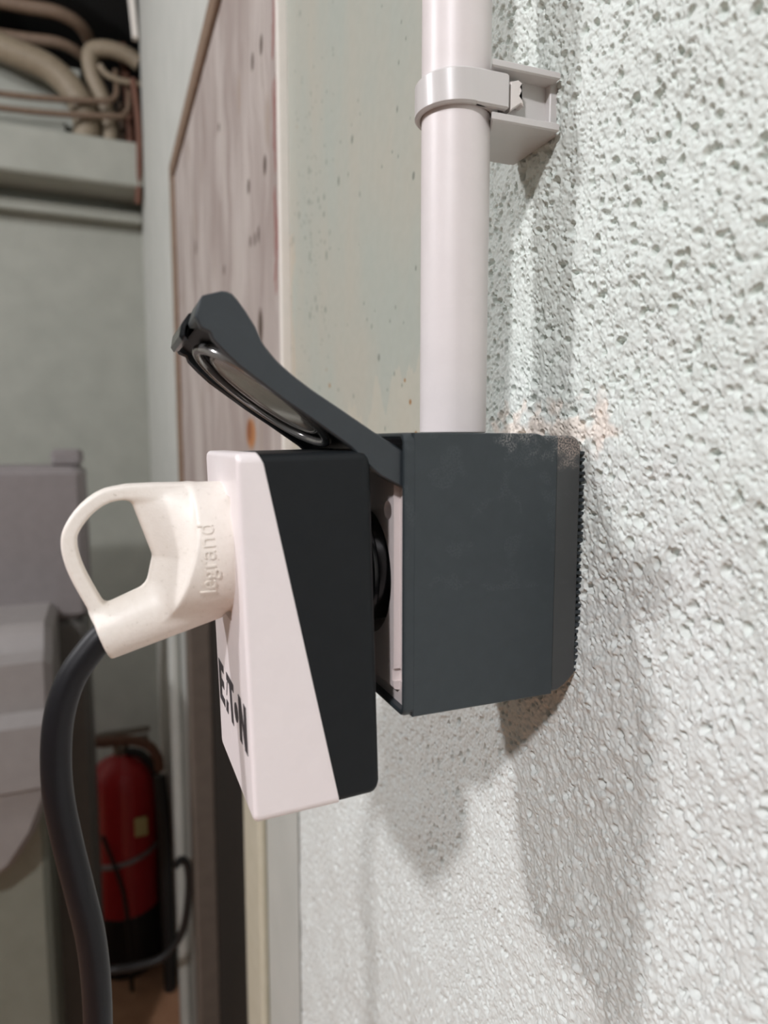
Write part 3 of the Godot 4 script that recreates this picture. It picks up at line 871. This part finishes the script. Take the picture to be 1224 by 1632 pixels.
# ------------------------------------------------------------------ plug and its cord
func build_plug() -> void:
	var at := Vector3(0.0302, -0.0282, -0.186)
	var t := thing("power_plug", "cream plastic plug with finger loop and black cord in the surge protector", "plug", at)
	put("body", plug_mesh(at, M.cream), t)
	# raised maker's name, wrapped round the collar and reading upwards
	var f := SystemFont.new(); f.font_names = PackedStringArray(["Droid Sans"])
	var tm := TextMesh.new(); tm.text = "legrand"; tm.font = f; tm.font_size = 64; tm.pixel_size = 0.001; tm.depth = 0.01; tm.curve_step = 1.5
	var arr := tm.get_mesh_arrays()
	var V: PackedVector3Array = arr[Mesh.ARRAY_VERTEX]
	var lo := Vector2(1e9, 1e9); var hi := Vector2(-1e9, -1e9)
	for p in V:
		lo = lo.min(Vector2(p.x, p.y)); hi = hi.max(Vector2(p.x, p.y))
	var sc := 0.0178 / (hi.x - lo.x)
	var P := PackedVector3Array(); var N := PackedVector3Array()
	var I: PackedInt32Array = arr[Mesh.ARRAY_INDEX]
	for p in V:
		var ph := ((p.x - (lo.x + hi.x) * 0.5) * sc - 0.0004) / 0.0177
		var r := 0.0177 + 0.00015 + (p.z / 0.01) * 0.00045
		var u := -0.0060 - (p.y - lo.y) * sc * 0.92 + 0.0014
		P.append(Vector3(u * 0.9996 - r * sin(ph) * 0.0279, r * sin(ph) + u * 0.0279, r * cos(ph)))
	var sp := Soup.new()
	for i in range(0, I.size(), 3): sp.tri(P[I[i]] + at, P[I[i + 2]] + at, P[I[i + 1]] + at)
	obj("raised_lettering", sp, M.emboss, t, 20.0)
	var s := Soup.new()
	var pts := [Vector3(0.006, -0.0464, -0.186), Vector3(-0.0005, -0.0487, -0.186), Vector3(-0.0052, -0.0533, -0.1858), Vector3(-0.0100, -0.0602, -0.1855), Vector3(-0.0130, -0.0690, -0.185), Vector3(-0.0142, -0.0790, -0.1845), Vector3(-0.0141, -0.0900, -0.184), Vector3(-0.0125, -0.1030, -0.184), Vector3(-0.0102, -0.1170, -0.184), Vector3(-0.0082, -0.1300, -0.184), Vector3(-0.0074, -0.1430, -0.1842), Vector3(-0.0075, -0.1600, -0.185), Vector3(-0.009, -0.2, -0.187), Vector3(-0.012, -0.3, -0.195), Vector3(-0.02, -0.6, -0.22), Vector3(-0.03, -0.95, -0.25), Vector3(-0.04, -1.3, -0.3), Vector3(-0.07, -1.385, -0.38), Vector3(-0.2, -1.3965, -0.6), Vector3(-0.5, -1.3965, -0.9)]
	s.tube(arc(pts, 7), 0.0037, 20)
	obj("cord", s, M.cord, t, 60.0).set_meta("label", "black flexible cord hanging in a bow")

# ------------------------------------------------------------------ things at the far end of the room
func pipe_thing(called: String, label: String, pts: Array, r: float, m: Material, steps := 7) -> Node3D:
	var t := thing(called, label, "pipe", pts[0], "")
	var s := Soup.new(); s.tube(arc(pts, steps), r, 16); obj("tube", s, m, t, 60.0)
	return t

func build_background() -> void:
	var s: Soup
	var z := -2.06
	pipe_thing("service_pipe", "thick cream pipe bending down from the left onto the ledge of the back wall", [Vector3(-0.62, 1.06, z), Vector3(-0.35, 1.04, z), Vector3(-0.2, 0.995, z), Vector3(-0.09, 0.965, z), Vector3(-0.03, 0.91, z), Vector3(-0.008, 0.85, z), Vector3(-0.012, 0.791, z)], 0.034, M.oldpipe)
	pipe_thing("service_pipe", "thick cream pipe crossing to the wall corner before bending down beside its twin", [Vector3(WX + 0.002, 1.02, z + 0.005), Vector3(0.10, 1.035, z + 0.005), Vector3(0.05, 1.04, z + 0.005), Vector3(0.01, 1.025, z), Vector3(0.012, 0.97, z), Vector3(0.04, 0.9, z), Vector3(0.05, 0.85, z), Vector3(0.05, 0.791, z)], 0.021, M.oldpipe)
	pipe_thing("heating_pipe", "brown pipe running under the ceiling, the upper of two", [Vector3(-0.7, 1.115, z - 0.03), Vector3(-0.2, 1.12, z - 0.03), Vector3(-0.05, 1.12, z - 0.03), Vector3(0.01, 1.10, z - 0.1), Vector3(0.02, 1.06, z - 0.3), Vector3(0.02, 1.05, z - 0.6)], 0.017, M.brownpipe)
	pipe_thing("heating_pipe", "brown pipe running under the ceiling, the lower of two", [Vector3(-0.7, 1.03, z - 0.05), Vector3(-0.2, 1.05, z - 0.05), Vector3(-0.05, 1.055, z - 0.05), Vector3(0.02, 1.03, z - 0.12), Vector3(0.05, 0.99, z - 0.3), Vector3(0.05, 0.98, z - 0.6)], 0.014, M.brownpipe)
	pipe_thing("thin_pipe", "thin tan pipe in front of the ledge, the upper of two, end bent up", [Vector3(-0.7, 0.855, z + 0.05), Vector3(-0.2, 0.862, z + 0.05), Vector3(0.02, 0.885, z + 0.05), Vector3(0.058, 0.90, z + 0.04), Vector3(0.07, 0.93, z + 0.03), Vector3(0.07, 1.0, z - 0.02)], 0.0075, M.brownpipe)
	pipe_thing("thin_pipe", "thin tan pipe in front of the ledge, the lower of two, end bent up", [Vector3(-0.7, 0.82, z + 0.05), Vector3(-0.2, 0.828, z + 0.05), Vector3(0.05, 0.852, z + 0.05), Vector3(0.09, 0.872, z + 0.04), Vector3(0.1, 0.91, z + 0.03), Vector3(0.1, 0.98, z - 0.02)], 0.0075, M.brownpipe)
	pipe_thing("thin_pipe", "thin tan pipe curving off towards the wall corner above the others", [Vector3(0.03, 0.985, z + 0.03), Vector3(0.045, 0.965, z + 0.03), Vector3(0.08, 0.955, z + 0.03), Vector3(WX + 0.003, 0.955, z + 0.03)], 0.008, M.oldpipe)
	pipe_thing("rusty_pipe", "reddish rusty pipe standing in the dark shaft", [Vector3(0.101, 0.791, z - 0.01), Vector3(0.101, 0.90, z - 0.02), Vector3(0.094, 1.1, z - 0.08)], 0.012, M.rust)
	pipe_thing("thin_upright_pipe", "thin grey upright pipe between the cream and the rusty pipe", [Vector3(0.080, 0.791, z - 0.02), Vector3(0.080, 0.92, z - 0.02)], 0.006, M.brownpipe)
	pipe_thing("hanging_cable", "dark brown cable hanging down the wall corner below the shaft", [Vector3(0.11, 0.95, z + 0.06), Vector3(0.118, 0.85, z + 0.07), Vector3(0.119, 0.76, z + 0.07), Vector3(0.114, 0.67, z + 0.06), Vector3(0.112, 0.64, z + 0.05)], 0.008, M.rust)
	var tr := thing("cable_duct", "white plastic cable duct hanging from the ceiling at the wall corner", "duct", Vector3(0.115, 1.02, z + 0.1))
	s = Soup.new(); s.prism(PackedVector2Array([Vector2(0.088, 1.33), Vector2(0.108, 1.33), Vector2(0.124, 1.03), Vector2(0.110, 1.03)]), z + 0.09, z + 0.11, 0.002); obj("duct_body", s, M.whitepaint, tr)

	# grey machine with stepped plastic ledges
	var mc := thing("plastic_machine", "tall grey machine with a stepped plastic front on a sage body", "machine", Vector3(-0.3, FLOOR, -1.5))
	s = Soup.new(); s.box(Vector3(-0.62, FLOOR, -1.62), Vector3(-0.042, -0.34, -1.40), 0.012); obj("rear_body", s, M.darkgrey, mc)
	s = Soup.new(); s.box(Vector3(-0.62, -0.34, -1.62), Vector3(-0.036, -0.045, -1.40), 0.014); obj("head", s, M.grey, mc)
	s = Soup.new(); s.box(Vector3(-0.094, -0.046, -1.60), Vector3(-0.040, -0.014, -1.44), 0.006); obj("knob", s, M.grey, mc)
	s = Soup.new()
	# stepped hopper: side outline in (z, y), swept across x
	var prof := PackedVector2Array([Vector2(-1.41, -0.30), Vector2(-1.25, -0.30), Vector2(-1.235, -0.315), Vector2(-1.225, -0.342), Vector2(-1.195, -0.352), Vector2(-1.19, -0.43), Vector2(-1.16, -0.445), Vector2(-1.155, -0.545), Vector2(-1.41, -0.545)])
	var pz := PackedVector2Array()
	for p in prof: pz.append(p)
	s.prism(pz, -0.60, -0.092, 0.012)
	for i in s.v.size(): s.v[i] = Vector3(s.v[i].z, s.v[i].y, s.v[i].x)
	s.fix(0)
	s.prism(PackedVector2Array([Vector2(-0.60, -0.53), Vector2(-0.096, -0.53), Vector2(-0.104, -0.57), Vector2(-0.126, -0.625), Vector2(-0.16, -0.675), Vector2(-0.20, -0.70), Vector2(-0.60, -0.72)]), -1.405, -1.165, 0.01)
	obj("stepped_hopper", s, M.greylight, mc)
	s = Soup.new(); s.box(Vector3(-0.61, FLOOR, -1.41), Vector3(-0.115, -0.62, -1.235), 0.01); obj("lower_body", s, M.sage, mc)

	# fire extinguisher
	var ex := thing("fire_extinguisher", "red fire extinguisher with black base standing on the tan floor", "fire extinguisher", Vector3(0.012, FLOOR, -1.86))
	var c := Vector3(0.012, FLOOR, -1.86)
	s = Soup.new(); s.lathe(c, Vector3.UP, [[0.15, 0.080], [0.16, 0.084], [0.48, 0.084], [0.525, 0.078], [0.555, 0.060], [0.57, 0.03], [0.58, 0.02]], 40); obj("cylinder", s, M.red, ex)
	s = Soup.new(); s.lathe(c, Vector3.UP, [[0.0, 0.086], [0.008, 0.090], [0.16, 0.088], [0.165, 0.084]], 40); obj("base_ring", s, M.hose, ex)
	s = Soup.new(); s.torus(c + Vector3(0, 0.315, 0), Vector3.UP, Vector3(0.0855, 0.014, 0), Vector3(0, 0.004, 0.0855), 0.007, 48, 8); obj("strap", s, M.band, ex)
	s = Soup.new(); s.lathe(c, Vector3.UP, [[0.575, 0.02], [0.60, 0.02], [0.605, 0.014]], 20); s.box(c + Vector3(-0.05, 0.605, -0.012), c + Vector3(0.07, 0.618, 0.012), 0.003); s.box(c + Vector3(-0.06, 0.63, -0.011), c + Vector3(0.075, 0.641, 0.011), 0.003); obj("valve", s, M.steel, ex)
	s = Soup.new(); s.tube(arc([c + Vector3(0.015, 0.585, 0.01), c + Vector3(0.05, 0.58, 0.03), c + Vector3(0.082, 0.53, 0.04), c + Vector3(0.09, 0.44, 0.035), c + Vector3(0.088, 0.30, 0.03), c + Vector3(0.086, 0.16, 0.03)], 6), 0.011, 12); s.lathe(c + Vector3(0.086, 0.09, 0.03), Vector3.UP, [[0.0, 0.02], [0.05, 0.014], [0.08, 0.011]], 16); obj("hose", s, M.hose, ex, 60.0)
	s = Soup.new(); s.box(c + Vector3(0.024, 0.385, 0.080), c + Vector3(0.056, 0.435, 0.087), 0.002); obj("yellow_tag", s, M.tag, ex)
	pipe_thing("floor_pipe", "thin black pipe rising beside the extinguisher from the tan floor", [Vector3(0.106, FLOOR, -1.70), Vector3(0.106, -1.1, -1.70), Vector3(0.105, -0.95, -1.71), Vector3(0.10, -0.84, -1.735)], 0.0155, M.hose)
	pipe_thing("looped_hose", "thin black hose hooked in a loop in front of the floor pipe", [Vector3(0.095, -0.80, -1.27), Vector3(0.108, -0.796, -1.28), Vector3(0.119, -0.815, -1.28), Vector3(0.119, -0.87, -1.28), Vector3(0.104, -0.945, -1.28), Vector3(0.066, -0.985, -1.28), Vector3(0.017, -0.988, -1.28), Vector3(-0.024, -0.982, -1.28), Vector3(-0.06, -0.99, -1.30)], 0.0075, M.hose)
	pipe_thing("brown_hose", "brown hose arching over the top of the extinguisher", [Vector3(-0.10, -0.725, -1.74), Vector3(-0.03, -0.728, -1.73), Vector3(0.035, -0.735, -1.73), Vector3(0.075, -0.755, -1.73), Vector3(0.096, -0.79, -1.73), Vector3(0.1, -0.825, -1.735)], 0.012, M.rust)
	pipe_thing("thin_cable", "thin dark cable slanting across the red cylinder", [Vector3(-0.04, -0.98, -1.75), Vector3(0.0, -1.12, -1.74), Vector3(0.012, -1.25, -1.73), Vector3(0.014, FLOOR, -1.73)], 0.005, M.hose)
	pipe_thing("corner_trim", "pale upright rod added for the bright line of wall trim beyond the dark doorway", [Vector3(0.116, FLOOR, -1.40), Vector3(0.116, -0.8, -1.40), Vector3(0.116, -0.24, -1.40)], 0.0115, M.plaster)  # added round rod standing in for the pale line of wall and trim
